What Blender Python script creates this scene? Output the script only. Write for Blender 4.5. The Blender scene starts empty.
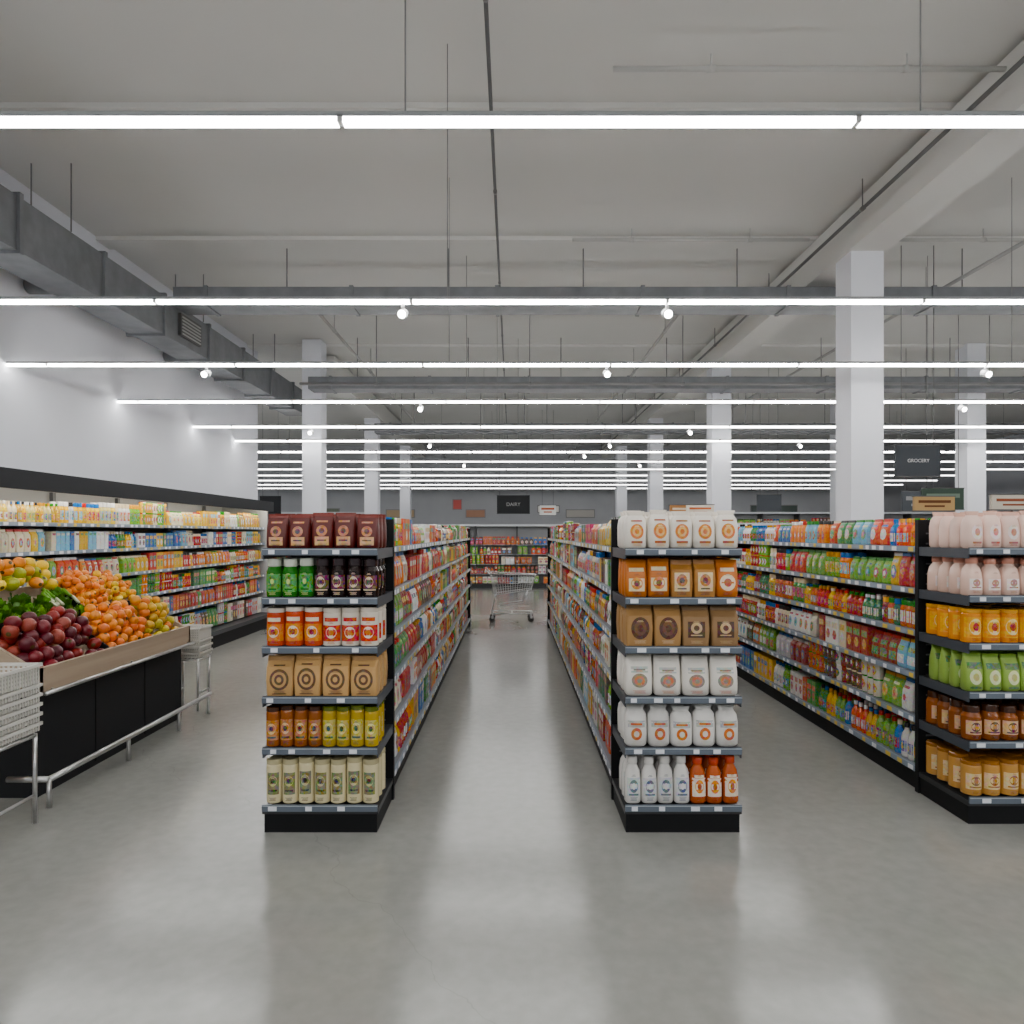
import bpy, math, random
import numpy as np
from mathutils import Vector, Matrix
random.seed(7); np.random.seed(7)
R = random.random
U = random.uniform

# ------------------------------------------------------------------ materials
def nt(name):
    m = bpy.data.materials.new(name); m.use_nodes = True
    n = m.node_tree.nodes; l = m.node_tree.links
    return m, n, l, n['Principled BSDF']

def attr_mat(name, rough=0.45, metal=0.0, prnt=False, bump=0.0, bscale=60, sat=1.0, spec=.5):
    m, n, l, b = nt(name)
    a = n.new('ShaderNodeAttribute'); a.attribute_name = 'col'
    b.inputs['Roughness'].default_value = rough
    b.inputs['Metallic'].default_value = metal
    b.inputs['Specular IOR Level'].default_value = spec
    tc = n.new('ShaderNodeTexCoord')
    col = a.outputs['Color']
    if prnt:
        v = n.new('ShaderNodeTexVoronoi'); v.inputs['Scale'].default_value = 70
        l.new(tc.outputs['Object'], v.inputs['Vector'])
        mul = n.new('ShaderNodeMath'); mul.operation = 'MULTIPLY'; mul.inputs[1].default_value = 0.42
        l.new(a.outputs['Alpha'], mul.inputs[0])
        mx = n.new('ShaderNodeMixRGB'); l.new(mul.outputs[0], mx.inputs['Fac'])
        l.new(col, mx.inputs['Color1']); l.new(v.outputs['Color'], mx.inputs['Color2'])
        col = mx.outputs['Color']
    if sat != 1.0:
        hs = n.new('ShaderNodeHueSaturation'); hs.inputs['Saturation'].default_value = sat
        l.new(col, hs.inputs['Color']); col = hs.outputs['Color']
    l.new(col, b.inputs['Base Color'])
    if bump:
        no = n.new('ShaderNodeTexNoise'); no.inputs['Scale'].default_value = bscale
        l.new(tc.outputs['Object'], no.inputs['Vector'])
        bp = n.new('ShaderNodeBump'); bp.inputs['Strength'].default_value = bump
        bp.inputs['Distance'].default_value = 0.01
        l.new(no.outputs['Fac'], bp.inputs['Height']); l.new(bp.outputs['Normal'], b.inputs['Normal'])
    return m

def noise_mat(name, c1, c2, scale, rough, metal=0.0, bump=0.0, det=6, r2=None, stretch=None):
    m, n, l, b = nt(name)
    tc = n.new('ShaderNodeTexCoord'); no = n.new('ShaderNodeTexNoise')
    mp = n.new('ShaderNodeMapping'); l.new(tc.outputs['Object'], mp.inputs['Vector'])
    if stretch: mp.inputs['Scale'].default_value = stretch
    l.new(mp.outputs['Vector'], no.inputs['Vector'])
    no.inputs['Scale'].default_value = scale; no.inputs['Detail'].default_value = det
    cr = n.new('ShaderNodeValToRGB')
    cr.color_ramp.elements[0].position = 0.25; cr.color_ramp.elements[1].position = 0.75
    cr.color_ramp.elements[0].color = (*c1, 1); cr.color_ramp.elements[1].color = (*c2, 1)
    l.new(no.outputs['Fac'], cr.inputs['Fac']); l.new(cr.outputs['Color'], b.inputs['Base Color'])
    b.inputs['Roughness'].default_value = rough; b.inputs['Metallic'].default_value = metal
    if r2 is not None:
        mr = n.new('ShaderNodeMapRange'); l.new(no.outputs['Fac'], mr.inputs['Value'])
        mr.inputs['From Min'].default_value = .25; mr.inputs['From Max'].default_value = .75
        mr.inputs['To Min'].default_value = rough; mr.inputs['To Max'].default_value = r2
        l.new(mr.outputs['Result'], b.inputs['Roughness'])
    if bump:
        n2 = n.new('ShaderNodeTexNoise'); n2.inputs['Scale'].default_value = scale*8
        l.new(tc.outputs['Object'], n2.inputs['Vector'])
        bp = n.new('ShaderNodeBump'); bp.inputs['Strength'].default_value = bump; bp.inputs['Distance'].default_value = .01
        l.new(n2.outputs['Fac'], bp.inputs['Height']); l.new(bp.outputs['Normal'], b.inputs['Normal'])
    return m

def emis(name, col, s):
    m, n, l, b = nt(name)
    b.inputs['Base Color'].default_value = (*col, 1)
    b.inputs['Emission Color'].default_value = (*col, 1)
    b.inputs['Emission Strength'].default_value = s
    return m

M_prod = attr_mat('printed_packaging', .40, prnt=True, bump=.3, bscale=32, sat=1.18)
M_gloss = attr_mat('glossy_packaging', .16, prnt=True, sat=1.18)
M_paint = attr_mat('powder_coated_metal', .42, bump=.03, bscale=200)
M_matte = attr_mat('matte_black_metal', .6, spec=.2)
M_veg = attr_mat('fresh_produce', .36, bump=.2, bscale=90, sat=1.2)
M_floor = noise_mat('polished_concrete', (.262, .264, .245), (.318, .318, .298), .7, .13, bump=.010, det=7, r2=.23)
M_floor.node_tree.nodes['Principled BSDF'].inputs['Specular IOR Level'].default_value = .8
def floor_detail():
    n = M_floor.node_tree.nodes; l = M_floor.node_tree.links; b = n['Principled BSDF']
    src = b.inputs['Base Color'].links[0].from_socket
    tc = n.new('ShaderNodeTexCoord')
    fine = n.new('ShaderNodeTexNoise'); fine.inputs['Scale'].default_value = 14; fine.inputs['Detail'].default_value = 8
    l.new(tc.outputs['Object'], fine.inputs['Vector'])
    mr = n.new('ShaderNodeMapRange'); l.new(fine.outputs['Fac'], mr.inputs['Value'])
    mr.inputs['From Min'].default_value = .3; mr.inputs['From Max'].default_value = .7
    mr.inputs['To Min'].default_value = .93; mr.inputs['To Max'].default_value = 1.05
    mx = n.new('ShaderNodeMixRGB'); mx.blend_type = 'MULTIPLY'; mx.inputs['Fac'].default_value = 1
    l.new(src, mx.inputs['Color1']); l.new(mr.outputs['Result'], mx.inputs['Color2'])
    # hairline cracks
    dn = n.new('ShaderNodeTexNoise'); dn.inputs['Scale'].default_value = 1.2; dn.inputs['Detail'].default_value = 5
    l.new(tc.outputs['Object'], dn.inputs['Vector'])
    ad = n.new('ShaderNodeMixRGB'); ad.blend_type = 'ADD'; ad.inputs['Fac'].default_value = .8
    l.new(tc.outputs['Object'], ad.inputs['Color1']); l.new(dn.outputs['Color'], ad.inputs['Color2'])
    vo = n.new('ShaderNodeTexVoronoi'); vo.feature = 'DISTANCE_TO_EDGE'; vo.inputs['Scale'].default_value = .28
    l.new(ad.outputs['Color'], vo.inputs['Vector'])
    m2 = n.new('ShaderNodeMapRange'); l.new(vo.outputs['Distance'], m2.inputs['Value'])
    m2.inputs['From Min'].default_value = 0; m2.inputs['From Max'].default_value = .0012
    m2.inputs['To Min'].default_value = .86; m2.inputs['To Max'].default_value = 1
    m3 = n.new('ShaderNodeMixRGB'); m3.blend_type = 'MULTIPLY'; m3.inputs['Fac'].default_value = 1
    l.new(mx.outputs['Color'], m3.inputs['Color1']); l.new(m2.outputs['Result'], m3.inputs['Color2'])
    l.new(m3.outputs['Color'], b.inputs['Base Color'])
floor_detail()
M_wall = noise_mat('wall_plaster', (.70, .715, .77), (.74, .755, .81), 1.5, .8, bump=.03)
M_wallb = noise_mat('wall_plaster_grey', (.33, .34, .36), (.37, .38, .40), 1.5, .8, bump=.03)
M_ceil = noise_mat('ceiling_paint', (.60, .595, .57), (.65, .645, .62), .5, .9, bump=.03)
M_duct = noise_mat('galvanised_steel', (.14, .147, .16), (.21, .22, .235), 5, .5, metal=.35, bump=.03)
M_steel = noise_mat('brushed_steel', (.50, .50, .50), (.62, .62, .62), 30, .28, metal=.9)
M_wood = noise_mat('laminate_wood', (.36, .27, .19), (.46, .36, .26), 6, .5, stretch=(1, .15, 4))
M_tube = emis('lamp_diffuser', (1.0, .99, .97), 37)
M_tubef = emis('lamp_diffuser_dimmed', (1.0, .99, .97), 13)
M_spot = emis('spot_lens', (1.0, .97, .92), 60)
M_cool = emis('cooler_lamp', (1.0, .92, .78), 20)

# ------------------------------------------------------------------ accumulator
class Acc:
    def __init__(s):
        s.v = []; s.lv = []; s.lt = []; s.c = []; s.m = []; s.sm = []; s.n = 0
    def add(s, V, lv, lt, cols, mat=0, smooth=False):
        F = len(lt)
        s.v.append(V); s.lv.append(lv + s.n); s.lt.append(lt)
        cols = np.asarray(cols, float)
        if cols.ndim == 1:
            if len(cols) == 3: cols = np.append(cols, 0)
            cols = np.tile(cols, (F, 1))
        s.c.append(cols); s.m.append(np.full(F, mat, np.int32)); s.sm.append(np.full(F, smooth, bool))
        s.n += len(V)
    def box(s, x0, x1, y0, y1, z0, z1, col=(.5, .5, .5), mat=0):
        if x0 > x1: x0, x1 = x1, x0
        if y0 > y1: y0, y1 = y1, y0
        V = np.array([(x0,y0,z0),(x1,y0,z0),(x1,y1,z0),(x0,y1,z0),(x0,y0,z1),(x1,y0,z1),(x1,y1,z1),(x0,y1,z1)], float)
        lv = np.array([0,3,2,1, 4,5,6,7, 0,1,5,4, 1,2,6,5, 2,3,7,6, 3,0,4,7])
        s.add(V, lv, np.full(6, 4), col, mat)
    def prism(s, pts, y0, y1, col, mat=0):
        k = len(pts)
        V = np.array([(p[0], y0, p[1]) for p in pts] + [(p[0], y1, p[1]) for p in pts], float)
        lv = list(range(k)) + list(range(2*k-1, k-1, -1)); lt = [k, k]
        for i in range(k):
            j = (i+1) % k; lv += [j, i, i+k, j+k]; lt.append(4)
        s.add(V, np.array(lv), np.array(lt), col, mat)
    def tube(s, p0, p1, r, col=(.5,.5,.5), mat=0, seg=8, r1=None):
        p0 = Vector(p0); p1 = Vector(p1); d = p1-p0
        q = d.to_track_quat('Z', 'Y'); r1 = r if r1 is None else r1
        V = []
        for p, rr in ((p0, r), (p1, r1)):
            for i in range(seg):
                a = 2*math.pi*i/seg
                V.append(tuple(p + q @ Vector((rr*math.cos(a), rr*math.sin(a), 0))))
        lv = []; lt = []
        for i in range(seg):
            j = (i+1) % seg; lv += [i, j, j+seg, i+seg]; lt.append(4)
        lv += list(range(seg-1, -1, -1)) + list(range(seg, 2*seg)); lt += [seg, seg]
        s.add(np.array(V), np.array(lv), np.array(lt), col, mat, smooth=seg > 6)
    def path(s, pts, r, col=(.5,.5,.5), mat=0, seg=8):
        for a, b in zip(pts[:-1], pts[1:]): s.tube(a, b, r, col, mat, seg)
    def place(s, P, loc, dims, a, pal, mat=0, M=None):
        V = P['V'] * np.array(dims)
        if M is not None: V = V @ M.T
        c, sn = math.cos(a), math.sin(a)
        X = V[:, 0]*c - V[:, 1]*sn + loc[0]; Y = V[:, 0]*sn + V[:, 1]*c + loc[1]
        s.add(np.stack([X, Y, V[:, 2]+loc[2]], 1), P['lv'], P['lt'], np.asarray(pal)[P['slot']], mat, P.get('sm', False))
    def build(s, name, mats, parent=None):
        me = bpy.data.meshes.new(name)
        V = np.concatenate(s.v); lv = np.concatenate(s.lv).astype(np.int32); lt = np.concatenate(s.lt).astype(np.int32)
        me.vertices.add(len(V)); me.vertices.foreach_set('co', V.astype(np.float32).ravel())
        me.loops.add(len(lv)); me.loops.foreach_set('vertex_index', lv)
        me.polygons.add(len(lt)); st = np.concatenate([[0], np.cumsum(lt)[:-1]]).astype(np.int32)
        me.polygons.foreach_set('loop_start', st); me.polygons.foreach_set('loop_total', lt)
        me.polygons.foreach_set('material_index', np.concatenate(s.m))
        me.polygons.foreach_set('use_smooth', np.concatenate(s.sm))
        me.update(calc_edges=True); me.validate()
        at = me.attributes.new('col', 'FLOAT_COLOR', 'CORNER')
        c = np.repeat(np.concatenate(s.c), lt, axis=0)
        at.data.foreach_set('color', c.astype(np.float32).ravel())
        for m in (mats if isinstance(mats, (list, tuple)) else [mats]): me.materials.append(m)
        o = bpy.data.objects.new(name, me); bpy.context.scene.collection.objects.link(o)
        if parent: o.parent = parent
        return o

def empty(name):
    e = bpy.data.objects.new(name, None); e.empty_display_size = .1
    bpy.context.scene.collection.objects.link(e); return e

# ------------------------------------------------------------------ product prototypes
def sup(t, rx, ry, n):
    c, s = math.cos(t), math.sin(t)
    return (rx*math.copysign(abs(c)**(2/n), c), ry*math.copysign(abs(s)**(2/n), s))
def proto(prof, seg, decals=(), smooth=False):
    V = []; lv = []; lt = []; sl = []
    for (z, rx, ry, n, k) in prof:
        for i in range(seg):
            t = 2*math.pi*(i+.5)/seg
            x, y = sup(t, rx, ry, n); V.append((x, y, z))
    for r in range(len(prof)-1):
        for i in range(seg):
            j = (i+1) % seg
            lv += [r*seg+i, r*seg+j, (r+1)*seg+j, (r+1)*seg+i]; lt.append(4); sl.append(prof[r][4])
    b = (len(prof)-1)*seg
    lv += list(range(b, b+seg)); lt.append(seg); sl.append(prof[-1][4])
    zs = [p[0] for p in prof]
    e0 = .018
    def surf(x, z):
        rx = np.interp(z, zs, [p[1] for p in prof]); ry = np.interp(z, zs, [p[2] for p in prof]); n = np.interp(z, zs, [p[3] for p in prof])
        q = max(0, 1-(abs(x)/rx)**n)
        return -ry*q**(1/n)
    for di, d in enumerate(decals):
        off = e0+.004*min(di, 6)
        if d[0] == 'rect':
            _, cx, cz, w, h, k, nx = d
            b = len(V); nz = max(1, int(h/.12))
            for jz in range(nz+1):
                for i in range(nx+1):
                    x = cx - w/2 + w*i/nx; z = cz - h/2 + h*jz/nz; V.append((x, surf(x, z)-off, z))
            for jz in range(nz):
                for i in range(nx):
                    p = b+jz*(nx+1)+i
                    lv += [p, p+1, p+nx+2, p+nx+1]; lt.append(4); sl.append(k)
        else:
            _, cx, cz, rw, rh, ks, sg = d
            e = .010
            for q, k in enumerate(ks):
                f = 1-q/len(ks); b = len(V)
                for i in range(sg):
                    t = 2*math.pi*i/sg; x = cx+rw*f*math.cos(t); z = cz+rh*f*math.sin(t)
                    V.append((x, surf(x, z)-off-e*q, z))
                V.append((cx, surf(cx, cz)-off-e*q, cz))
                for i in range(sg):
                    lv += [b+i, b+(i+1) % sg, b+sg]; lt.append(3); sl.append(k)
    return dict(V=np.array(V, float), lv=np.array(lv), lt=np.array(lt), slot=np.array(sl), sm=smooth)

# slots: 0 body,1 top/cap,2 label outer,3 label inner,4 accent
PROF = {
 'pouch': [(0,.42,.36,4,0),(.05,.48,.46,4,0),(.3,.5,.5,3,0),(.62,.49,.44,3,0),(.84,.47,.22,2.6,0),(.9,.47,.07,3,1),(1,.47,.05,3,1)],
 'fat':   [(0,.40,.38,3,0),(.06,.49,.48,3,0),(.3,.5,.5,2.8,0),(.6,.5,.48,2.8,0),(.78,.46,.36,2.6,0),(.86,.36,.16,2.4,0),(.89,.34,.12,2.4,1),(1,.42,.08,2.4,1)],
 'kraft': [(0,.46,.44,8,0),(.4,.49,.49,8,0),(.74,.48,.44,6,0),(.88,.47,.16,6,0),(.89,.475,.17,6,1),(1,.475,.1,6,1)],
 'jar': [(0,.42,.42,2,0),(.03,.48,.48,2,0),(.12,.5,.5,2,0),(.68,.5,.5,2,0),(.78,.4,.4,2,0),(.80,.38,.38,2,1),(.81,.43,.43,2,1),(.97,.43,.43,2,1),(1,.40,.40,2,1)],
 'tall': [(0,.44,.44,2,0),(.02,.5,.5,2,0),(.84,.5,.5,2,0),(.88,.46,.46,2,1),(.89,.5,.5,2,1),(.98,.5,.5,2,1),(1,.46,.46,2,1)],
 'bottle': [(0,.44,.44,2,0),(.03,.5,.5,2,0),(.55,.5,.5,2,0),(.68,.42,.42,2,0),(.80,.2,.2,2,0),(.86,.18,.18,2,1),(.865,.22,.22,2,1),(.98,.22,.22,2,1),(1,.2,.2,2,1)],
 'jug': [(0,.42,.40,3,0),(.04,.5,.48,3,0),(.5,.5,.48,2.6,0),(.70,.43,.42,2.2,0),(.81,.27,.27,2,0),(.84,.25,.25,2,1),(.85,.31,.31,2,1),(.98,.30,.30,2,1),(1,.26,.26,2,1)],
 'can': [(0,.46,.46,2,1),(.04,.5,.5,2,0),(.94,.5,.5,2,1),(.98,.46,.46,2,1),(1,.46,.46,2,1)],
 'box': [(0,.5,.5,14,0),(1,.5,.5,14,0)]}
LO = {}
for k, d in {
 'pouch': [('disc',0,.42,.3,.22,[2,3],8),('rect',0,.74,.6,.08,4,3)],
 'kraft': [('disc',0,.42,.28,.22,[2,3],8)],
 'jar': [('rect',0,.4,.8,.42,2,3),('disc',0,.4,.2,.13,[3],6)],
 'bottle': [('rect',0,.32,.8,.32,2,3),('disc',0,.32,.2,.1,[3],6)],
 'jug': [('disc',0,.36,.33,.2,[2,3],8)],
 'can': [('disc',0,.5,.34,.28,[2,3],8)],
 'box': [('rect',0,.72,.8,.22,2,1),('disc',0,.36,.3,.2,[3],6)]}.items():
    LO[k] = proto(PROF[k], 8 if k == 'box' else 10, d)
LO['carton'] = proto(PROF['box'], 8, [('rect',0,.5,.98,.3,2,1),('rect',0,.86,.7,.12,4,1)])
LO['sachet'] = proto(PROF['pouch'], 10, [('rect',0,.3,.8,.3,2,3),('rect',0,.66,.7,.16,3,3)])
def hi(prof, *dec, lines=True):
    D = []
    for d in dec:
        if d[0] == 'r': D.append(('rect', d[1], d[2], d[3], d[4], d[5], 8))
        else: D.append(('disc', d[1], d[2], d[3], d[4], d[5], 22))
    if lines:
        for q, w in enumerate((.44, .34, .40)): D.append(('rect', U(-.02, .02), .135-.026*q, w, .010, 3, 4))
        for q, w in enumerate((.26, .18)): D.append(('rect', 0, .60+.024*q, w, .009, 3, 4))
    P = proto(PROF[prof], 24 if prof != 'box' else 12, D)
    P['g'] = 1 if prof in ('jar', 'tall', 'jug', 'can', 'bottle') else 0
    P['sm'] = prof in ('pouch', 'fat', 'jug')
    return P
def c4(c, a=0.): return (c[0], c[1], c[2], a)
def hexc(h):
    v = [int(h[i:i+2], 16)/255 for i in (0, 2, 4)]
    return tuple(x/12.92 if x <= .04045 else ((x+.055)/1.055)**2.4 for x in v)
def pal(*hs, prints=(0,0,.3,.3,.3)):
    return np.array([c4(hexc(h), prints[i]) for i, h in enumerate(hs)])

BR = ['c8281e','e4571c','f08a1c','f2c12e','f4e7c8','ffffff','f5f5f0','3f8f3a','7db63c','1f6d3c','2f6fb8','86c3e0','8a2020','d9407a','5a3a22','e9e2d0','d7702c','b8b8bc','f0d060','a8341c']
def rand_pal(bias=None):
    pool = bias if bias else BR
    a = random.choice(pool); b = random.choice(['ffffff','c8281e','2f6fb8','3f8f3a','f0e0c0','e0a020','303030']); c = random.choice(BR)
    P = pal(a, b, c, random.choice(BR), random.choice(BR), prints=(.3,.0,.8,.8,.7))
    k = U(.75, 1.05); P[:, :3] = np.clip(P[:, :3]*k, 0, .9)
    return P

def fill(acc, origin, a, L, zs, hmax, rows=2, biases=None, kinds=None, P=LO, wmul=1.0):
    c, s = math.cos(a), math.sin(a)
    for si, z in enumerate(zs):
        u = .02
        while u < L-.12:
            kind = random.choice(kinds[si] if kinds else ['pouch','kraft','jar','bottle','jug','can','box','box','pouch','carton','sachet'])
            w = {'pouch':.115,'kraft':.115,'jar':.075,'bottle':.07,'jug':.09,'can':.072,'box':.10,'carton':.075,'sachet':.10}[kind]*U(.85, 1.15)*wmul
            h = hmax[si]*U(.76, 1.0)*(.62 if kind == 'can' else 1)
            d = w*(.8 if kind in ('pouch','kraft','jug','sachet') else (.6 if kind == 'box' else 1))
            sec = min(L, u+U(.3, .9)); mt = 1 if kind in ('jar', 'bottle', 'can') else 0
            while u+w < sec:
                pl = rand_pal(biases[si] if biases else None)
                for k in range(random.randint(1, 3)):
                    if u+w > L: break
                    for r in range(rows):
                        lx = u+w/2; ly = .012+d/2+r*(d+.008)+U(0, .008)
                        X = lx*c-ly*s+origin[0]; Y = lx*s+ly*c+origin[1]
                        acc.place(P[kind], (X, Y, z), (w*.97, d*.95, h), a+U(-.06, .06), pl, mt)
                    if kind == 'can' and hmax[si] > .15:
                        acc.place(P[kind], ((u+w/2)*c-(.012+d/2)*s+origin[0], (u+w/2)*s+(.012+d/2)*c+origin[1], z+h), (w*.97, d*.95, min(h, hmax[si]*1.12-h)), a, pl, mt)
                    u += w+.003
            u = max(u, sec)+.006

# ------------------------------------------------------------------ room shell
CZ = 5.5; XW = -5.4; YB = -6
def slab(name, x0, x1, y0, y1, z0, z1, m):
    A = Acc(); A.box(x0, x1, y0, y1, z0, z1); return A.build(name, m)
slab('floor', -16, 20, YB, 32, -.15, 0, M_floor)
A = Acc(); A.box(-16, 20, YB, 32, CZ, CZ+.2)
for y in (6.1, 8.85, 13.9, 19.5, 25): A.box(-16, 20, y, y+.3, CZ-.05, CZ)
A.build('ceiling', M_ceil)
slab('wall_left', XW-.3, XW, YB, 14.5, 0, CZ, M_wall)
slab('wall_left_return', -16, XW-.3, 14.2, 14.5, 0, CZ, M_wall)
slab('wall_back', -16, 20, 30, 30.3, 0, CZ, M_wallb)
slab('wall_right', 19.7, 20, YB, 30, 0, CZ, M_wall)

A = Acc(); A.box(3.93, 4.38, YB, 29.98, 4.95, CZ-.06); A.build('support_beam', M_ceil)
A = Acc(); A.box(-4.25, -3.8, 14.6, 29.98, 4.95, CZ-.06); A.build('support_beam', M_ceil)
for (x, y) in [(4.155, 8.17), (4.155, 13.72), (4.155, 19.8), (4.155, 26), (-3.97, 13.72), (-4.05, 19.8), (-4.05, 26), (9.4, 14.0), (9.5, 19.8)]:
    A = Acc(); w = .19
    A.box(x-w, x+w, y-w, y+w, 0, 4.95 if (x < 9 and not (x < 0 and y < 14)) else CZ-.01)
    A.box(x-w-.015, x+w+.015, y-w-.015, y+w+.015, 0, .15)
    A.build('column', M_wall)

# ------------------------------------------------------------------ linear lights
HL = 3.44
ys = [-3.3, -1.2, .9, 2.975, 5.29, 7.28, 9.33, 11.53, 13.3, 15.1]  # leading rows are out of view, added to light end-cap fronts and floor
while ys[-1] < 27: ys.append(ys[-1]+2.05)
brk = {3: (-.745, 2.245), 4: (-.78, 1.98), 5: (-.95, 2.0)}
for i, y in enumerate(ys):
    A = Acc(); b, p = brk.get(i, (-.9+.37*(i % 3), 2.1))
    x0 = XW+.02 if y < 14.4 else -13
    x1 = 14.5
    A.box(x0, x1, y-.026, y+.026, HL+.012, HL+.034, (.33, .34, .35), 1)
    k = math.floor((x0-b)/p); x = b+k*p; q = 0
    while x < x1:
        a0 = max(x+.012, x0); a1 = min(x+p-.012, x1)
        if a1-a0 > .1:
            A.box(a0, a1, y-.021, y+.021, HL-.012, HL+.012, (1, 1, 1), 0)
        if x > x0: A.box(x-.012, x+.012, y-.026, y+.026, HL-.01, HL+.02, (.5, .5, .5), 1)
        xr = x+.28
        if xr > x0 and q % (1 if i == 3 else 3) == 0 and not 3.9 < xr < 4.4:
            A.tube((xr, y, HL+.03), (xr, y, CZ-.06), .004, (.2, .2, .2), 1, 6)
        x += p; q += 1
    A.build('linear_light_fixture', [M_tube if y < 16 else M_tubef, M_paint])
for (x, y) in [(-.845, 5.29), (1.2, 5.29), (-3.26, 7.28), (1.01, 7.28), (5.05, 7.28), (-1.25, 9.33), (6.15, 9.33), (3.0, 11.53), (-1.6, 13.3), (1.9, 13.3), (5.6, 13.3), (-3.4, 11.53), (1.6, 15.1), (-1.2, 17.15), (3.2, 17.15)]:
    A = Acc()
    A.tube((x, y, HL-.013), (x, y, HL-.05), .012, (.6, .6, .6), 1)
    A.tube((x, y+.04, HL-.075), (x, y-.05, HL-.11), .036, (.75, .75, .75), 1, 14)
    A.tube((x, y-.051, HL-.1104), (x, y-.056, HL-.1123), .03, (1, 1, 1), 0, 14)
    A.build('track_spotlight', [M_spot, M_paint])

# ------------------------------------------------------------------ ducts & pipes
A = Acc()
A.box(-4.95, -4.5, YB+.1, 15, 4.22, 4.72, mat=0)
y = YB+.5
while y < 15:
    A.box(-4.98, -4.47, y, y+.05, 4.19, 4.75); y += 1.3
A.box(-4.5, -4.46, 9.2, 9.8, 4.32, 4.62, (.06,.06,.06), 1)
for k in range(6): A.box(-4.47, -4.45, 9.23, 9.77, 4.34+k*.045, 4.36+k*.045, (.35,.35,.35), 1)
A.tube((-4.95, 7.6, 4.4), (-5.38, 7.6, 4.4), .09, mat=0, seg=16); A.tube((-4.95, 10.6, 4.4), (-5.38, 10.6, 4.4), .09, mat=0, seg=16)
for y in (2.2, 4.4, 7, 10, 13):
    for x in (-4.93, -4.52): A.tube((x, y, 4.74), (x, y, CZ-.06), .008, (.15,.15,.15), 1, 6)
A.build('air_duct', [M_duct, M_paint])
for (y, x0, x1, z0, z1) in [(8.75, -4.42, 16, 4.62, 4.86), (12.9, -3.9, 16, 4.41, 4.64), (18.2, -3.7, 16, 4.35, 4.6)]:
    A = Acc(); A.box(x0, x1, y+.15, y+.55, z0, z1)
    x = x0+.4
    while x < x1:
        A.box(x, x+.05, y+.13, y+.57, z0-.015, z1+.015); x += 1.9
    for x in (-3.0, -.85, .95, 3.0, 6, 8.5):
        A.tube((x, y+.35, z1), (x, y+.35, CZ-.06), .009, (.15,.15,.15), 1, 6)
    A.build('air_duct', [M_duct, M_paint])
def pipe(pts, r, name='conduit_pipe', col=(.35,.35,.34)):
    A = Acc(); A.path(pts, r, col, 0, 10)
    p, q = Vector(pts[0]), Vector(pts[-1]); n = max(2, int((q-p).length/2.6)); dn = (q-p).normalized()
    for i in range(n):
        c = p.lerp(q, (i+.5)/n)
        if 3.9 < c.x < 4.4: continue
        A.tube(c+Vector((0,0,r*.5)), (c.x, c.y, CZ-.06), r*.35, col, 0, 6)
        A.tube(c-dn*.03, c+dn*.03, r*1.3, col, 0, 10)
    A.build(name, M_paint)
pipe([(-.18, -2, 5.3), (-.18, 29.9, 5.3)], .016, col=(.12,.12,.12))
pipe([(3.75, -2, 5.12), (3.75, 29.9, 5.12)], .020, col=(.11,.11,.11))
pipe([(.8, 5.4, 5.32), (3.9, 5.4, 5.32)], .022, col=(.5,.5,.48))
pipe([(.75, 8.5, 5.3), (3.7, 8.5, 5.3)], .022, col=(.45,.45,.43))
pipe([(4.42, 8.5, 5.3), (16, 8.5, 5.3)], .022, col=(.45,.45,.43))
pipe([(-3.7, 11.9, 4.25), (15, 11.9, 4.25)], .025, col=(.2,.2,.2))
pipe([(-3.7, 16.5, 4.15), (15, 16.5, 4.15)], .03, col=(.2,.2,.2))
pipe([(5.9, 3, 5.0), (5.9, 29.9, 5.0)], .025)
pipe([(-2.9, 9.7, 4.95), (-2.9, 29.9, 4.95)], .025)
pipe([(2.5, 9.7, 4.95), (2.5, 29.9, 4.95)], .025)

# ------------------------------------------------------------------ gondolas
ZS = [1.546, 1.277, 1.008, .733, .453, .14]
DK = hexc('26272a'); LIP = hexc('5c6672'); LIPS = hexc('8694a4'); BLK = hexc('131416')  # LIPS is lighter than LIP: light on the side lips, put into colour
def lipstrip(A, x0, x1, y0, y1, z, axis, nrm):
    if axis == 'x':
        A.box(x0, x1, y0, y0+nrm*.012, z-.017, z+.019, LIP)
        A.box(x0, x1, y0+nrm*.012, y0+nrm*.014, z+.012, z+.016, hexc('a8b0b8'))
        u = x0+.02+U(0, .05)
        while u < x1-.07:
            w = U(.03, .05)
            A.box(u, u+w, y0+nrm*.012, y0+nrm*.015, z-.012, z+.011, (.75,.78,.82)); u += w+U(.06, .2)
    else:
        A.box(x0, x0+nrm*.012, y0, y1, z-.017, z+.019, LIPS)
        u = y0+.03
        while u < y1-.07:
            w = U(.035, .06)
            A.box(x0+nrm*.012, x0+nrm*.015, u, u+w, z-.013, z+.014, random.choice([(.85,.86,.88), (.85,.86,.88), hexc('e0c040')])); u += w+U(.04, .14)
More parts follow.
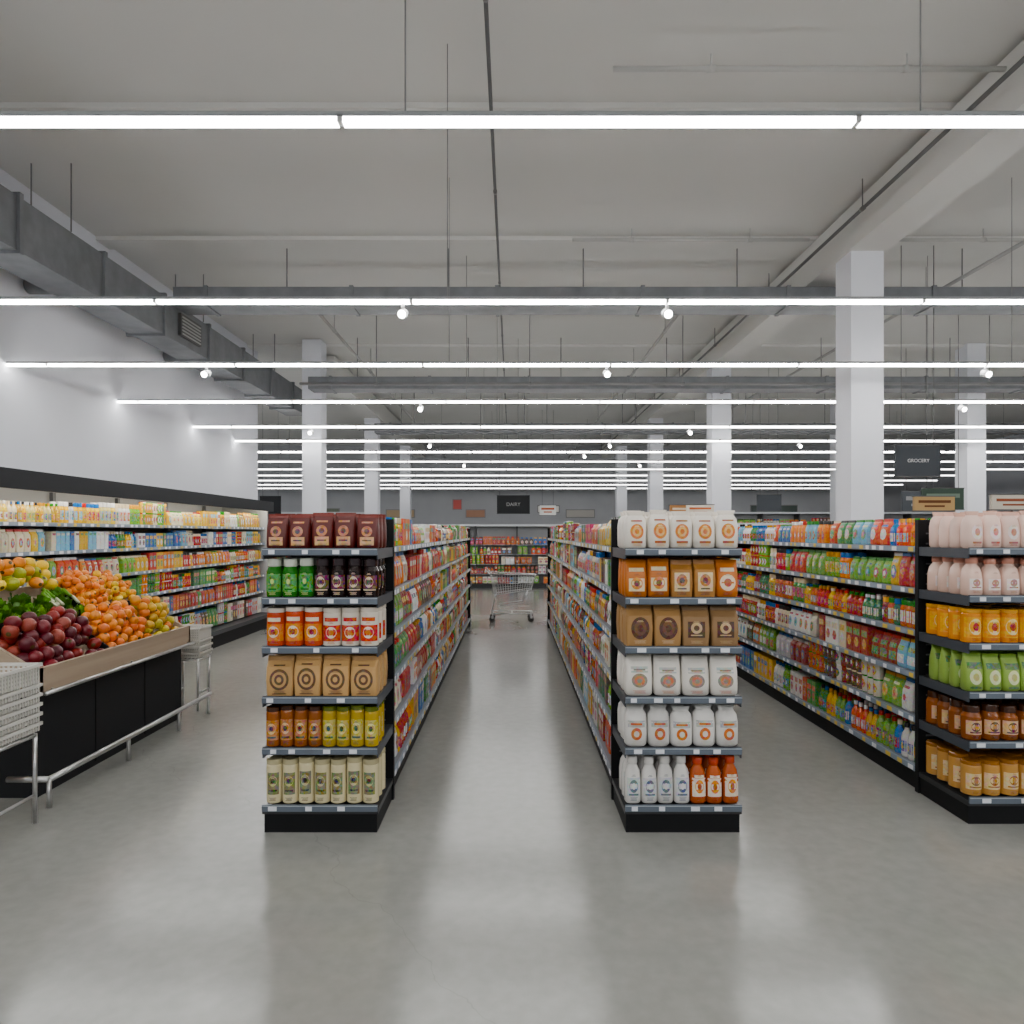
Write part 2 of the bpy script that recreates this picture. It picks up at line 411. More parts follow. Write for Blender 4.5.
def gondola(x0, x1, yf, ye, ec=.47):
    A = Acc(); xc = (x0+x1)/2; yp = yf+ec
    caps = [(yf, yp, -1), (ye, ye-ec, 1)]
    yb = ye-ec
    for (fr, pn, n) in caps:
        A.box(x0+.008, x1-.008, fr-n*.012, pn, 0, .105, BLK, 1)
        A.box(x0, x1, fr, pn, .105, .135, DK)
        A.box(x0-.004, x1+.004, pn, pn-n*.035, 0, 1.735, BLK, 1)
        for k in range(24): A.box(x0+.045, x1-.045, pn+n*.002, pn, .17+k*.064, .18+k*.064, (.10,.10,.105), 1)
        for z in ZS[:-1]:
            A.box(x0+.004, x1-.004, fr, pn, z-.012, z+.015, DK)
            for x in (x0+.004, x1-.004):
                A.box(x-.003, x+.003, min(fr, pn), max(fr, pn), z-.04, z+.016, hexc('3a4048'))
            A.box(x0+.002, x1-.002, fr-.002, fr+.002, z-.022, z+.022, DK)
        for z in ZS: lipstrip(A, x0+.002, x1-.002, fr, fr, z, 'x', n)
    A.box(xc-.02, xc+.02, yp, yb, .1, 1.72, hexc('4a4e52'))
    for xe, n in ((x0, -1), (x1, 1)):
        A.box(xc, xe-n*.03, yp, yb, 0, .1, BLK, 1)
        for z in ZS:
            A.box(xc, xe-n*.012, yp+.03, yb-.03, z-.01, z+.015, hexc('70767e'))
            lipstrip(A, xe-n*.012, xe, yp+.03, yb-.03, z, 'y', n)
        y = yp
        while y < yb:
            A.box(xc, xc+n*.035, y, y+.04, .1, 1.715, BLK, 1); y += 1.22
    return A.build('gondola_shelf', [M_paint, M_matte])

GX = [(-1.372, -.736, 3.75, 12.5), (.62, 1.262, 3.75, 12.3), (2.58, 3.22, 3.86, 12.5)]
for g in GX: gondola(*g)
gondola(4.95, 5.6, 5.2, 12.5)
gondola(6.95, 7.6, 5.2, 12.5)

HM = [.20, .225, .225, .22, .235, .25]
ZT = [z+.016 for z in ZS]
WARM = ['c8281e','e4571c','f08a1c','f2c12e','f4e7c8','ffffff','3f8f3a','7db63c','a8341c','d7702c','e9e2d0','5a3a22','c8281e','2f6fb8']
MIX = BR
G3 = [['ffffff','f5f5f0','86c3e0','e4571c','f08a1c','3f8f3a','2f6fb8'], ['f08a1c','f2c12e','e9e2d0','f5f5f0','c8281e','7db63c'],
      ['3f8f3a','1f6d3c','c8281e','8a2020','f2c12e','d7702c'], ['f5f5f0','e9e2d0','f4e7c8','c8281e','a8341c','ffffff','86c3e0'],
      ['d7702c','e9e2d0','b8b8bc','f5f5f0','a8341c','7db63c','5a3a22'], ['f2c12e','e4571c','3f8f3a','7db63c','2f6fb8','2f6fb8','f5f5f0']]
K3 = [['pouch','bottle','bottle','jug'],['can','jar','jar','pouch'],['bottle','bottle','jar'],['pouch','box','jar','sachet'],['kraft','pouch','can','sachet'],['bottle','box','bottle','bottle']]
PM = [M_prod, M_gloss]
def goods(x0, x1, yf, ye, left=None, right=None, lk=None, rl=1, rr=1):
    A = Acc(); ya = yf+.52; L = ye-.47-.05-ya
    fill(A, (x1-.015, ya), math.pi/2, L, ZT, HM, rows=rr, biases=right)
    fill(A, (x0+.015, ya+L), -math.pi/2, L, ZT, HM, rows=rl, biases=left, kinds=lk)
    fill(A, (x1, ye-.01), math.pi, x1-x0-.02, ZT, HM, rows=1)
    A.build('packaged_groceries', PM)
W6 = [WARM]*6
goods(*GX[0], left=W6, right=W6, rl=1, rr=2)
goods(*GX[1], left=[MIX]*6, right=W6, rl=2, rr=1)
goods(*GX[2], left=G3, right=W6, lk=K3, rl=2, rr=1)
for dx in (0, 2.0):
    A = Acc(); fill(A, (4.965+dx, 12.0), -math.pi/2, 6.2, ZT, HM, rows=1); fill(A, (4.97+dx, 5.21), 0, .61, ZT, HM, rows=2)
    fill(A, (5.585+dx, 5.75), math.pi/2, 6.2, ZT, HM, rows=1)
    A.build('packaged_groceries', PM)

# end-cap displays
def row(name, x0, x1, yf, si, specs, rows=3, hh=None):
    A = Acc(); n = sum(s[1] for s in specs); w = (x1-x0-.01)/n; x = x0+.005
    for (kind, cnt, pl, df) in specs:
        for i in range(cnt):
            for r in range(rows):
                d = w*df; y = yf+.012+d/2+r*(d+.004)
                if y+d/2 > yf+.46: break
                p2 = pl.copy(); p2[:, :3] *= U(.9, 1.05)
                A.place(kind, (x+w/2+U(-.001, .001), y, ZT[si]), (w*.985, d*.97, (hh or HE[si])*U(.96, 1.02)), U(-.08, .08), p2, kind.get('g', 0))
            x += w
    A.build(name, PM)
HE = [.20, .215, .215, .215, .225, .255]
x0, x1, yf, _ = GX[0]
row('coffee_bags', x0, x1, yf, 0, [(hi('pouch', ('r',0,.22,.62,.24,2), ('d',0,.5,.24,.15,[4,3]), ('r',0,.24,.4,.04,3), ('r',0,.76,.5,.05,4)), 5, pal('54201e','6a2c26','d8ab80','4a1418','c08058'), .85)])
row('sauce_jars', x0, x1, yf, 1, [(hi('jar', ('r',0,.38,.9,.46,2), ('d',0,.42,.22,.14,[4,3]), ('r',0,.22,.5,.04,0)), 3, pal('2c6a28','c8ccc0','4a9438','b8cc78','1f5a20'), 1),
     (hi('jar', ('r',0,.40,.9,.34,2), ('d',0,.40,.26,.14,[3,4]), ('r',0,.2,.8,.03,3)), 4, pal('1c0f0e','2a2022','5a1c20','d4bca0','3a1416'), 1)])
row('snack_jars', x0, x1, yf, 2, [(hi('tall', ('r',0,.36,.92,.44,4), ('d',0,.38,.28,.15,[2,3]), ('r',0,.7,.7,.1,2)), 3, pal('c8441c','d8d0c4','ecdcc0','8a3018','dc8428'), .95),
     (hi('tall', ('r',0,.34,.92,.42,4), ('d',0,.36,.28,.15,[2,3]), ('r',0,.7,.7,.1,4)), 3, pal('dcd4c8','d0c8bc','ecdcc4','c87828','c03c1c'), .95)])
row('kraft_flour_bags', x0, x1, yf, 3, [(hi('kraft', ('d',0,.42,.34,.27,[2,0,2,0]), ('r',0,.42,.5,.07,3), ('r',0,.42,.4,.03,0), ('r',0,.78,.4,.03,2), ('r',0,.06,.5,.02,2)), 4, pal('c8a478','b48e62','5c4028','5c4028','6a4420', prints=(0,0,.1,.2,.1)), .75)], hh=.225)
row('preserve_jars', x0, x1, yf, 4, [(hi('tall', ('r',0,.42,.9,.5,2), ('d',0,.46,.28,.14,[4,3]), ('r',0,.24,.6,.05,3)), 4, pal('94542a','3c2416','b87840','2c1c14','dcb888'), 1),
     (hi('tall', ('r',0,.42,.9,.5,2), ('d',0,.46,.28,.14,[4,3]), ('r',0,.24,.6,.05,3)), 4, pal('b89a30','5a6420','c0b058','34501c','e4dc98'), 1)])
row('pasta_jars', x0, x1, yf, 5, [(hi('tall', ('r',0,.46,.7,.5,2), ('d',0,.52,.26,.12,[4,3]), ('r',0,.3,.5,.04,3)), 7, pal('dcd2ae','b4ac8c','74744a','2a2a1a','c4bc88'), 1)], hh=.25)
x0, x1, yf, _ = GX[1]
row('rice_bags', x0, x1, yf, 0, [(hi('fat', ('d',0,.46,.30,.2,[2,3,2]), ('r',0,.18,.5,.06,4), ('r',0,.74,.5,.04,4)), 5, pal('e8e2d8','dcd4c8','dc8434','ecc080','a85a24'), .85)], hh=.215)
row('cracker_packets', x0, x1, yf, 1, [(hi('pouch', ('r',0,.34,.7,.34,2), ('d',0,.38,.26,.16,[4,3]), ('r',0,.74,.66,.1,2)), 2, pal('c07034','b06428','e8d4b0','6a2c18','d89048'), .8),
     (hi('kraft', ('r',0,.42,.66,.5,2), ('d',0,.46,.24,.16,[4,3]), ('r',0,.24,.4,.04,3)), 2, pal('a87c50','8c6440','e0c8a0','4c2414','b87844'), .8),
     (hi('pouch', ('d',0,.4,.34,.22,[2,4]), ('r',0,.74,.6,.1,2)), 1, pal('c07038','b06428','e8d4b8','8a3c18','a84a20'), .8)])
row('kraft_coffee_bags', x0, x1, yf, 2, [(hi('kraft', ('d',0,.44,.33,.27,[2,4,2]), ('r',0,.44,.4,.05,3)), 2, pal('a88660','8e6e4a','4c2818','d8c0a0','6a4630', prints=(0,0,.1,.2,.1)), .75),
     (hi('kraft', ('r',0,.42,.6,.4,2), ('d',0,.46,.2,.14,[3,4]), ('r',0,.28,.4,.03,3)), 2, pal('94785a','7c644a','4a2c1c','c8ac84','5c3a24', prints=(0,0,.1,.2,.1)), .75)], hh=.225)
row('sugar_bags', x0, x1, yf, 3, [(hi('pouch', ('r',0,.64,.6,.14,2), ('d',0,.38,.28,.17,[4,3,4]), ('r',0,.64,.4,.04,4)), 4, pal('e8e4dc','dcd8ce','bcc4bc','cc8468','8a8070'), .75)], hh=.225)
row('oat_bags', x0, x1, yf, 4, [(hi('fat', ('r',0,.56,.74,.16,2), ('d',0,.32,.24,.15,[4,3]), ('r',0,.56,.5,.05,4)), 5, pal('e0deda','d4d4d0','b0b8b4','d8d0c4','cc6c34'), .85)])
row('drink_bottles', x0, x1, yf, 5, [(hi('jug', ('r',0,.36,.8,.4,2), ('d',0,.38,.27,.14,[3,4]), ('r',0,.2,.6,.04,3)), 4, pal('e0deda','e4e2de','c8ccd0','5a6a7c','dcdcdc'), .95),
     (hi('jug', ('r',0,.36,.84,.4,2), ('d',0,.38,.27,.15,[4,3]), ('r',0,.6,.6,.06,2)), 3, pal('c05a28','c8401c','ecdcc8','a85430','dc8848'), .95)])
x0, x1, yf, _ = GX[2]
row('pink_bags', x0, x1, yf, 0, [(hi('fat', ('d',0,.44,.3,.2,[2,4]), ('r',0,.16,.5,.05,3)), 6, pal('ecd0c4','d8b0a0','f8ece6','b87060','d89880'), .9)], rows=4, hh=.215)
row('lotion_bottles', x0, x1, yf, 1, [(hi('jug', ('r',0,.3,.7,.3,2), ('d',0,.34,.2,.1,[3]), ('r',0,.22,.5,.03,4)), 6, pal('e8cabc','c89484','f4e8e2','b88878','a87464'), .95)], rows=4)
row('fruit_cans', x0, x1, yf, 2, [(hi('tall', ('r',0,.46,.94,.6,4), ('d',0,.48,.32,.24,[2,3]), ('r',0,.22,.6,.06,0)), 6, pal('e08a1c','d89824','f0dc98','a84418','f0b030'), 1)], rows=4, hh=.19)
row('snack_bags', x0, x1, yf, 3, [(hi('pouch', ('r',0,.68,.8,.16,3), ('d',0,.38,.32,.2,[2,4]), ('r',0,.1,.6,.05,3)), 6, pal('94b060','80a050','dce4b4','3c6c34','b8b870'), .9)], rows=4)
row('honey_jars', x0, x1, yf, 4, [(hi('jar', ('r',0,.38,.86,.4,2), ('d',0,.4,.24,.14,[3,4]), ('r',0,.24,.6,.04,3)), 6, pal('8a4c24','3c2418','d8b088','4a2414','b87c4c'), 1)], rows=4, hh=.2)
row('nut_jars', x0, x1, yf, 5, [(hi('tall', ('r',0,.42,.86,.46,2), ('d',0,.44,.24,.14,[3,4]), ('r',0,.26,.6,.04,3)), 6, pal('c09460','946438','e0c494','94683c','b88450'), 1)], rows=4, hh=.2)

# ------------------------------------------------------------------ wall cooler
XF = -4.25; CY0, CY1 = 2.6, 12.15
root = empty('refrigerated_display_case')
A = Acc()
A.box(XF-.95, XF-.02, CY0, CY1, 0, .18, BLK, 1)
A.box(XF-.95, XF, CY0, CY1, .18, .24, hexc('303338'))
A.box(XF-1.0, XF-.9, CY0, CY1, 0, 2.2, hexc('b0b2b4'))
A.box(XF-1.0, XF, CY0, CY1, 2.12, 2.2, BLK, 1)
A.box(XF-.03, XF+.01, CY0, CY1, 2.03, 2.2, hexc('1c1e22'), 1)
A.box(XF-.9, XF-.03, CY0, CY1, 2.115, 2.12, hexc('d0d0cc'))
for y in (CY0, CY1): A.box(XF-1.0, XF-.1, y-.02, y+.02, 0, 2.12, hexc('b0b2b4'))
ZC = [1.73, 1.46, 1.18, .90, .62, .25]
for z in ZC[:-1]:
    A.box(XF-.9, XF-.15, CY0+.03, CY1-.03, z-.010, z+.01, hexc('8a8e92'))
    lipstrip(A, XF-.15, XF-.15, CY0+.03, CY1-.03, z, 'y', 1)
y = CY0
while y < CY1:
    A.box(XF-.9, XF-.86, y, y+.05, .2, 2.1, hexc('6a6d72')); y += 1.25
A.build('cabinet', [M_paint, M_matte], root)
A = Acc(); A.box(XF-.12, XF-.07, CY0+.05, CY1-.05, 2.085, 2.112); A.build('case_light', M_cool, root)
A = Acc()
TOP = ['f2c12e','f4e7c8','f0d060','e8b830','ffffff','e8d890','7db63c','c8a040']
BC = [TOP, ['f5f5f0','86c3e0','f4e7c8','c8281e','f2c12e','2f6fb8','3f8f3a'], ['e4571c','f08a1c','f4e7c8','c8281e','f2c12e','7db63c'], ['3f8f3a','7db63c','c8281e','1f6d3c','f08a1c','f5f5f0'],
      ['3f8f3a','c8281e','a8341c','f4e7c8','2f6fb8','d7702c'], ['c8281e','5a3a22','f4e7c8','3f8f3a','e9e2d0','b8b8bc']]
fill(A, (XF-.165, CY0+.05), math.pi/2, CY1-CY0-.1, [z+.011 for z in ZC], [.25,.215,.225,.225,.225,.30], rows=2, biases=BC, wmul=.85)
A.build('chilled_groceries', PM)

# ------------------------------------------------------------------ produce stand
TX0, TX1, TY0, TY1 = -3.62, -2.9, 4.2, 6.15
root = empty('produce_display_stand')
A = Acc()
A.box(TX0, TX1-.06, TY0+.05, TY1-.04, 0, .66, hexc('232427'))
for y in (4.85, 5.5): A.box(TX1-.062, TX1-.056, y, y+.006, .03, .64, (.005,.005,.005))
A.build('base', M_matte, root)
A = Acc()
A.box(TX1-.03, TX1, TY0, TY1, .655, .815)
for y in (TY0, TY1-.025): A.prism([(TX0, .655), (TX1, .655), (TX1, .815), (TX1-.05, .815), (TX0, 1.22)], y, y+.025, (1,1,1))
A.prism([(TX0, .655), (TX1-.03, .655), (TX1-.03, .70), (TX0, 1.17)], TY0+.025, TY1-.025, (1,1,1))
A.box(TX0-.02, TX0, TY0, TY1, .655, 1.25)
A.build('wooden_tray', M_wood, root)
def dz(x): return .70+(TX1-.03-x)*(.47/(TX1-.03-TX0))
A = Acc()
A.box(-3.29, -3.27, TY0+.025, TY1-.025, dz(-3.27), dz(-3.27)+.14, BLK)
for y in (5.0,): A.prism([(TX1-.03, .70), (TX1-.03, .80), (-3.27, dz(-3.27)+.10), (-3.27, dz(-3.27))], y, y+.012, BLK)
for y in (5.28,): A.prism([(-3.29, dz(-3.29)), (-3.29, dz(-3.29)+.12), (TX0, 1.30), (TX0, 1.17)], y, y+.012, BLK)
A.build('dividers', M_matte, root)
A = Acc(); rx = -2.78
A.tube((rx, 4.1, .17), (rx, 6.3, .17), .018, seg=12)
A.tube((TX1+.03, 4.2, .66), (TX1+.03, 6.15, .66), .013, seg=12)
for y in (4.3, 5.2, 6.1): A.tube((TX1, y, .67), (TX1+.03, y, .66), .008)
A.tube((rx, 4.1, .17), (rx-.25, 4.1, .17), .018, seg=12)
for y in (4.1, 4.95, 5.7, 6.25): A.tube((rx, y, 0), (rx, y, .17), .014, seg=10)
A.build('bumper_rail', M_steel, root)

def sphere(seg=16, rings=10):
    pr = []
    for i in range(rings+1):
        t = math.pi*(i/rings); r = max(.5*math.sin(t), .02); pr.append((.5-.5*math.cos(t), r, r, 2, 0 if i > 0 else 1))
    P = proto(pr, seg, smooth=True); P['V'][:, 2] -= .5; return P
SP = sphere()
def rotm(): return np.array(Matrix.Rotation(U(0, 6.28), 3, 'X') @ Matrix.Rotation(U(0, 6.28), 3, 'Y') @ Matrix.Rotation(U(0, 6.28), 3, 'Z'))
def heap(name, xa, xb, ya, yb, dia, cols, layers=2, asp=(1, 1, 1), bulge=.06, extra=0):
    """dart-throw piles: each fruit rests above its neighbours"""
    A = Acc(); pts = []
    for L in range(layers):
        mine = []; tries = 0; ins = L*dia*.35; fall = 0
        while tries < 2500 and fall < 500:
            tries += 1
            x = U(xb+dia*.5+ins*.5, xa-dia*.5-ins); y = U(ya+dia*.5+ins*.6, yb-dia*.5-ins*.6)
            if all((x-p[0])**2*1.5+(y-p[1])**2 > (dia*.97)**2 for p in mine): mine.append((x, y)); fall = 0
            else: fall += 1
        for (x, y) in mine:
            fx = 1-abs((x-(xa+xb)/2)/((xa-xb)/2)); fy = 1-abs((y-(ya+yb)/2)/((yb-ya)/2))
            b = bulge*min(1, fx*1.6)*min(1, fy*2.0)
            s = dia*U(.92, 1.08); c = hexc(random.choice(cols)); k = U(.85, 1.1)
            A.place(SP, (x, y, dz(x)+extra+dia*.48+b+L*dia*.6+U(-.08, .08)*dia), (s*asp[0], s*asp[1], s*asp[2]), 0,
                    [(c[0]*k, c[1]*k, c[2]*k, 0), (.08, .06, .02, 0)], M=rotm())
    A.build(name, M_veg)
F0 = TX1-.035
heap('red_potatoes', F0, -3.265, TY0+.03, 4.99, .088, ['6c2028','7a2830','581c24','8a3a38','501a24','945048'], layers=4, asp=(1, 1.12, .95), bulge=.03)
heap('oranges', F0, -3.265, 5.01, 5.66, .080, ['ee8410','ea7a0c','f09018','e6700c'], layers=4, bulge=.04)
heap('mangoes', F0, -3.265, 5.66, TY1-.03, .080, ['e0982c','d0a434','c0a83c','d8782a','ccbc4c'], layers=4, bulge=.03)
heap('tangerines', -3.29, TX0, 5.3, 5.75, .062, ['ee8410','f09c28','ea7a0c'], layers=4, bulge=.04, extra=.03)
heap('lemons', -3.29, TX0, 5.75, TY1-.03, .062, ['eca030','ecbc40','e4842c','ecc850'], layers=4, bulge=.03, extra=.01)
heap('yellow_peppers', -3.46, TX0, 4.22, 5.27, .085, ['f0c41c','f0d03c','e8a818','e88a20','a8b030'], layers=3, asp=(1, 1.1, 1.15), bulge=.05, extra=.11)
def rosette(n=12, seg=6, wid=.36):
    V = []; lv = []; lt = []; sl = []
    for k in range(n):
        a = 2*math.pi*k/n+U(-.2, .2); out = U(.35, 1.0); hh = U(.75, 1.1); b = len(V)
        for i in range(seg+1):
            t = i/seg; r = out*.55*t**1.1; z = hh*(t-.38*out*t*t); w = wid*math.sin(math.pi*min(1, .12+t*.86))*.6+.02
            for e in (-1, -.5, 0, .5, 1):
                rr = r+.06*abs(e)*(1 if i % 2 else -1)*t; zz = z+.06*(e*e)*(1 if i % 2 else -.6)
                V.append((rr*math.cos(a)-e*w*math.sin(a), rr*math.sin(a)+e*w*math.cos(a), zz))
        for i in range(seg):
            for j in range(4):
                p = b+i*5+j; lv += [p, p+1, p+6, p+5]; lt.append(4); sl.append(1 if (i < 2 and j in (1, 2)) else (2 if i > 3 else 0))
    return dict(V=np.array(V), lv=np.array(lv), lt=np.array(lt), slot=np.array(sl), sm=True)
RO = [rosette() for _ in range(4)]
A = Acc()
for ix in range(3):
    for iy in range(16):
        x = -3.31-ix*.07+U(-.01, .01); y = TY0+.05+iy*.068+U(-.02, .02)
        if y > 5.24: continue
        c = hexc(random.choice(['3a6a20','4f8a2e','2e5c1a','6a9c38','44782a'])); c2 = hexc(random.choice(['b8cc78','d8dcb8','98b858']))
        A.place(random.choice(RO), (x, y, dz(x)+.02), (.13, .13, U(.15, .20)), U(0, 6.28), [(*c, 0), (*c2, 0), (min(1,c[0]*1.3+.02), min(1,c[1]*1.25+.02), c[2], 0)],
                M=np.array(Matrix.Rotation(U(-.1, .5), 3, 'Y')))
A.build('leafy_greens', M_veg)
A = Acc()
for i in range(9):
    y = 4.95+U(0, .28); x = -3.33-U(0, .06); z = dz(x)+.14+U(0, .03)
    A.tube((x+.05, y, z-.03), (x-.01, y+U(-.02, .02), z+.02), .010, hexc('d0d4b8'), 0, 10, .008)
    A.tube((x-.01, y, z+.02), (x-.08, y+U(-.03, .03), z+.07), .009, hexc('6a9840'), 0, 8, .014)
A.build('spring_onions', M_veg)
WHT = hexc('d6d4ce')
def basket_stand(xa, xb, ya, yb, ztop, nb):
    root = empty('shopping_basket_stand')
    A = Acc()
    for x in (xa+.015, xb-.015):
        for y in (ya+.015, yb-.015):
            A.tube((x, y, 0), (x, y, ztop), .012, seg=10)
        A.tube((x, ya+.015, ztop-.01), (x, yb-.015, ztop-.01), .012, seg=10); A.tube((x, ya+.015, .16), (x, yb-.015, .16), .009)
    for y in (ya+.015, yb-.015): A.tube((xa+.015, y, ztop-.01), (xb-.015, y, ztop-.01), .012, seg=10)
    for k in range(7):
        x = xa+.03+(xb-xa-.06)*k/6; A.tube((x, ya+.015, ztop-.005), (x, yb-.015, ztop-.005), .004)
    A.build('steel_frame', M_steel, root)
    A = Acc()
    for k in range(nb):
        z = ztop+.012+k*.055; hgt = .05 if k < nb-1 else .11
        A.box(xa-.012, xb+.012, ya-.012, ya, z+hgt-.018, z+hgt, WHT); A.box(xa-.012, xb+.012, yb, yb+.012, z+hgt-.018, z+hgt, WHT)
        A.box(xa-.012, xa, ya, yb, z+hgt-.018, z+hgt, WHT); A.box(xb, xb+.012, ya, yb, z+hgt-.018, z+hgt, WHT)
        A.box(xa+.01, xb-.01, ya+.01, yb-.01, z, z+.006, WHT)
        for q in range(int(hgt/.02)):
            zz = z+.006+q*.022
            A.box(xa+.004, xb-.004, ya+.004, ya+.009, zz, zz+.010, WHT); A.box(xa+.004, xb-.004, yb-.009, yb-.004, zz, zz+.010, WHT)
            A.box(xa+.004, xa+.009, ya+.004, yb-.004, zz, zz+.010, WHT); A.box(xb-.009, xb-.004, ya+.004, yb-.004, zz, zz+.010, WHT)
        nn = 16
        for q in range(nn+1):
            x = xa+.005+(xb-xa-.01)*q/nn; y = ya+.005+(yb-ya-.01)*q/nn
            for yy in (ya+.002, yb-.002): A.box(x-.005, x+.005, yy-.003, yy+.003, z, z+hgt-.01, WHT)
            for xx in (xa+.002, xb-.002): A.box(xx-.003, xx+.003, y-.005, y+.005, z, z+hgt-.01, WHT)
        A.box(xa+.012, xb-.012, ya+.012, ya+.014, z, z+hgt-.02, hexc('8a8884')); A.box(xb-.014, xb-.012, ya+.012, yb-.012, z, z+hgt-.02, hexc('8a8884'))
    A.build('baskets', M_paint, root)
basket_stand(-3.16, -2.70, 3.55, 3.90, .51, 6)
basket_stand(-3.18, -2.90, 6.32, 6.58, .48, 4)

# ------------------------------------------------------------------ shopping cart
root = empty('shopping_cart')
A = Acc(); cx, cy = .0, 12.85
def P(x, y, z): return (cx+x, cy+y, z)
b0 = dict(x0=-.33, x1=.36, w0=.24, z=.50); b1 = dict(x0=-.40, x1=.44, w0=.29, z=.90)
def bx(t, u, side):
    X = (b0['x0']*(1-t)+b1['x0']*t)*(1-u)+(b0['x1']*(1-t)+b1['x1']*t)*u
    W = (b0['w0']*(1-t)+b1['w0']*t)*(1-.25*u); Z = (b0['z']+.10*u)*(1-t)+(b1['z']-.03*u)*t
    return P(X, side*W, Z)
for t in (0, .25, .5, .75, 1):
    r = .009 if t in (0, 1) else .004
    for s in (-1, 1): A.tube(bx(t, 0, s), bx(t, 1, s), r)
    A.tube(bx(t, 0, -1), bx(t, 0, 1), r); A.tube(bx(t, 1, -1), bx(t, 1, 1), r)
for k in range(17):
    for s in (-1, 1): A.tube(bx(0, k/16, s), bx(1, k/16, s), .0035, seg=6)
    A.tube(bx(0, k/16, -1), bx(0, k/16, 1), .0035, seg=6)
for k in range(9):
    for u in (0, 1):
        p = Vector(bx(0, u, -1)).lerp(Vector(bx(0, u, 1)), k/8); q = Vector(bx(1, u, -1)).lerp(Vector(bx(1, u, 1)), k/8); A.tube(p, q, .0035, seg=6)
for s in (-1, 1):
    A.path([P(-.50, s*.27, .98), P(-.40, s*.27, .88), P(-.30, s*.24, .52), P(-.38, s*.25, .16), P(.38, s*.20, .16)], .011)
    A.path([P(.30, s*.18, .56), P(.20, s*.19, .36), P(-.25, s*.23, .30)], .009)
    for (x, w) in ((-.36, .25), (.36, .20)):
        A.tube(P(x, s*w, .16), P(x, s*w, .10), .012)
        A.box(cx+x-.02, cx+x+.02, cy+s*w-.018, cy+s*w+.018, .07, .11, (.1,.1,.1))
for x, w in ((-.38, .25), (.38, .20), (0, .225)): A.tube(P(x, -w, .16), P(x, w, .16), .008)
A.build('wire_frame', M_steel, root)
A = Acc()
A.tube(P(-.50, -.28, .98), P(-.50, .28, .98), .018, hexc('c04020'), seg=12)
for s in (-1, 1):
    for (x, w) in ((-.36, .25), (.36, .20)): A.tube(P(x-.01, s*w-.014, .055), P(x-.01, s*w+.014, .055), .055, (.03,.03,.03), seg=18)
A.build('handle_and_wheels', M_paint, root)

# ------------------------------------------------------------------ background fixtures
def disp_shelf(x0, x1, yf, top):
    A = Acc(); A.box(x0, x1, yf+.45, yf+.5, 0, top, hexc('8a8c8e')); A.box(x0, x1, yf, yf+.45, 0, .12, BLK)
    A.box(x0, x1, yf+.05, yf+.5, top, top+.06, hexc('c8ccd0'))
    zs = [.14+.29*k for k in range(int((top-.2)/.29))]
    for z in zs[1:]: A.box(x0, x1, yf, yf+.45, z-.015, z, hexc('9aa0a8'))
    x = x0
    while x <= x1: A.box(x-.02, x+.02, yf+.02, yf+.45, 0, top, DK); x += 1.25
    A.build('display_shelf', M_paint)
    B = Acc(); fill(B, (x0+.03, yf), 0, x1-x0-.06, [z+.002 for z in zs], [.25]*len(zs), rows=1, wmul=1.5, biases=[WARM]*len(zs))
    B.build('packaged_groceries', PM)
disp_shelf(-3.6, 3.7, 20.4, 1.85)
disp_shelf(-9, -4.6, 16.0, 1.85)
disp_shelf(4.7, 9, 17.6, 1.85)
disp_shelf(-12, -4.6, 23.0, 2.3)
disp_shelf(4.7, 18, 23.0, 2.3)

def sign(x0, x1, y, z0, z1, col, text=None, tc=(.6,.6,.6), hang=True, name='hanging_sign', post=None, band=None):
    A = Acc(); A.box(x0, x1, y-.02, y+.02, z0, z1, col)
    A.box(x0-.01, x1+.01, y-.025, y+.025, z1, z1+.012, (.1,.1,.1)); A.box(x0-.01, x1+.01, y-.025, y+.025, z0-.012, z0, (.1,.1,.1))
    if band:
        h = z1-z0; w = x1-x0
        A.box(x0+w*.1, x1-w*.1, y-.023, y-.019, z0+h*.55, z0+h*.75, band); A.box(x0+w*.25, x1-w*.25, y-.023, y-.019, z0+h*.25, z0+h*.38, band)
    if hang:
        for x in (x0+.08, x1-.08): A.tube((x, y, z1), (x, y, CZ-.06), .005, (.15,.15,.15))
    if post is not None:
        A.tube(((x0+x1)/2, y, z0), ((x0+x1)/2, y, post), .012, (.3,.3,.3))
    o = A.build(name, M_matte)
    if text:
        cu = bpy.data.curves.new('lettering', 'FONT'); cu.body = text; cu.align_x = 'CENTER'; cu.align_y = 'CENTER'
        cu.size = min((z1-z0)*.3, (x1-x0)*.75/len(text)); cu.extrude = .002
        t = bpy.data.objects.new('lettering', cu); bpy.context.scene.collection.objects.link(t)
        t.rotation_euler = (math.pi/2, 0, 0); t.location = ((x0+x1)/2, y-.024, (z0+z1)/2)
        mm, n, l, b = nt('lettering_paint'); b.inputs['Base Color'].default_value = (*tc, 1); cu.materials.append(mm); t.parent = o
DS = hexc('3c4045')
sign(5.05, 5.64, 9.0, 2.40, 2.80, DS, 'GROCERY')
sign(-.44, .52, 20, 2.22, 2.75, hexc('1c1e20'), 'DAIRY', tc=(.3,.3,.3))
sign(.85, 1.35, 21, 2.2, 2.5, hexc('e8e8e4'), None, band=hexc('b85a30'))
sign(-7.2, -6.6, 19.5, 2.2, 2.7, hexc('25272a'))
sign(6.9, 7.6, 11.5, 2.05, 2.4, hexc('3a4a40'), None, band=hexc('6a7a6c'))
sign(8.0, 8.7, 14, 2.1, 2.5, DS, None, band=hexc('7a7a7a'))
sign(6.1, 6.7, 17, 2.2, 2.6, DS)
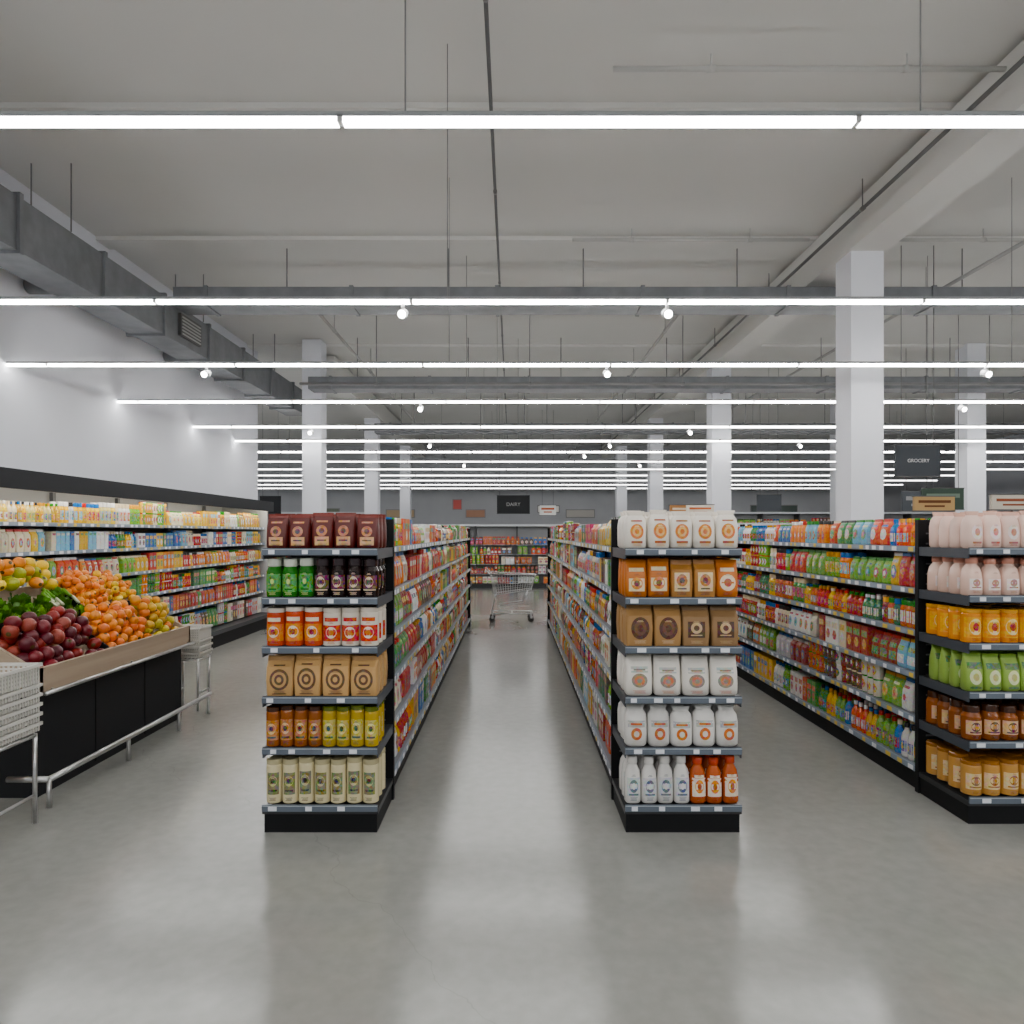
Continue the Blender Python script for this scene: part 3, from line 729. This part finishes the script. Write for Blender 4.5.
for (xa, xb, y, z0, z1, c, b) in [(5.0, 5.5, 8.5, 1.93, 2.1, 'a88858', '5a3418'), (5.05, 5.5, 7.2, 1.9, 2.05, 'c8c0b0', '8a4a30'), (5.0, 5.5, 10.5, 1.95, 2.15, 'a8683c', 'e0d0b8'), (2.68, 3.1, 10.5, 1.93, 2.08, 'd8d0c0', 'b85a28'), (2.68, 3.1, 11.6, 1.95, 2.12, 'b07a48', 'e0d0b8'), (7.0, 7.5, 7.5, 1.93, 2.15, '3a3d42', 'c0c0c0')]:
    sign(xa, xb, y, z0, z1, hexc(c), hang=False, name='shelf_topper_sign', post=1.722, band=hexc(b))
for (x, z, w, hh, c) in [(-2.4, 2.9, .35, .4, 'b83028'), (-4.9, 2.5, 1.2, .3, 'a8906c'), (-8.2, 2.5, 1.2, .4, '5a6450'), (-1.6, 2.5, .8, .3, '9c6a4c'), (1.6, 2.7, .9, .25, 'd8d4cc'), (3, 2.5, 1.2, .3, 'a8a49c'), (8, 2.6, 2, .4, '8a7c60'), (11.5, 2.6, 2, .5, '3c4a44'), (15, 2.6, 2, .5, '8a6248')]:
    A = Acc(); A.box(x-w/2, x+w/2, 29.94, 30.0, z-hh/2, z+hh/2, hexc(c))
    A.box(x-w/2-.04, x+w/2+.04, 29.96, 30.0, z-hh/2-.04, z+hh/2+.04, (.2,.2,.2)); A.build('wall_graphic', M_paint)
A = Acc(); A.box(XW, XW+.015, 12.2, 14.5, 0, .12, (.2,.2,.2)); A.build('baseboard_left', M_paint)
A = Acc(); A.box(-16, 19.7, 29.98, 30, 0, .12, (.2,.2,.2)); A.build('baseboard_back', M_paint)

# ------------------------------------------------------------------ world + camera
w = bpy.data.worlds.new('World'); bpy.context.scene.world = w; w.use_nodes = True
w.node_tree.nodes['Background'].inputs[0].default_value = (.92, .95, 1, 1)
w.node_tree.nodes['Background'].inputs[1].default_value = .5
cam = bpy.data.cameras.new('camera'); co = bpy.data.objects.new('camera', cam); bpy.context.scene.collection.objects.link(co)
co.location = (0, 0, 1.65); co.rotation_euler = (math.pi/2, 0, 0)
cam.sensor_width = 36; cam.lens = 24.0; cam.shift_y = 21/1024; cam.clip_end = 200
bpy.context.scene.camera = co
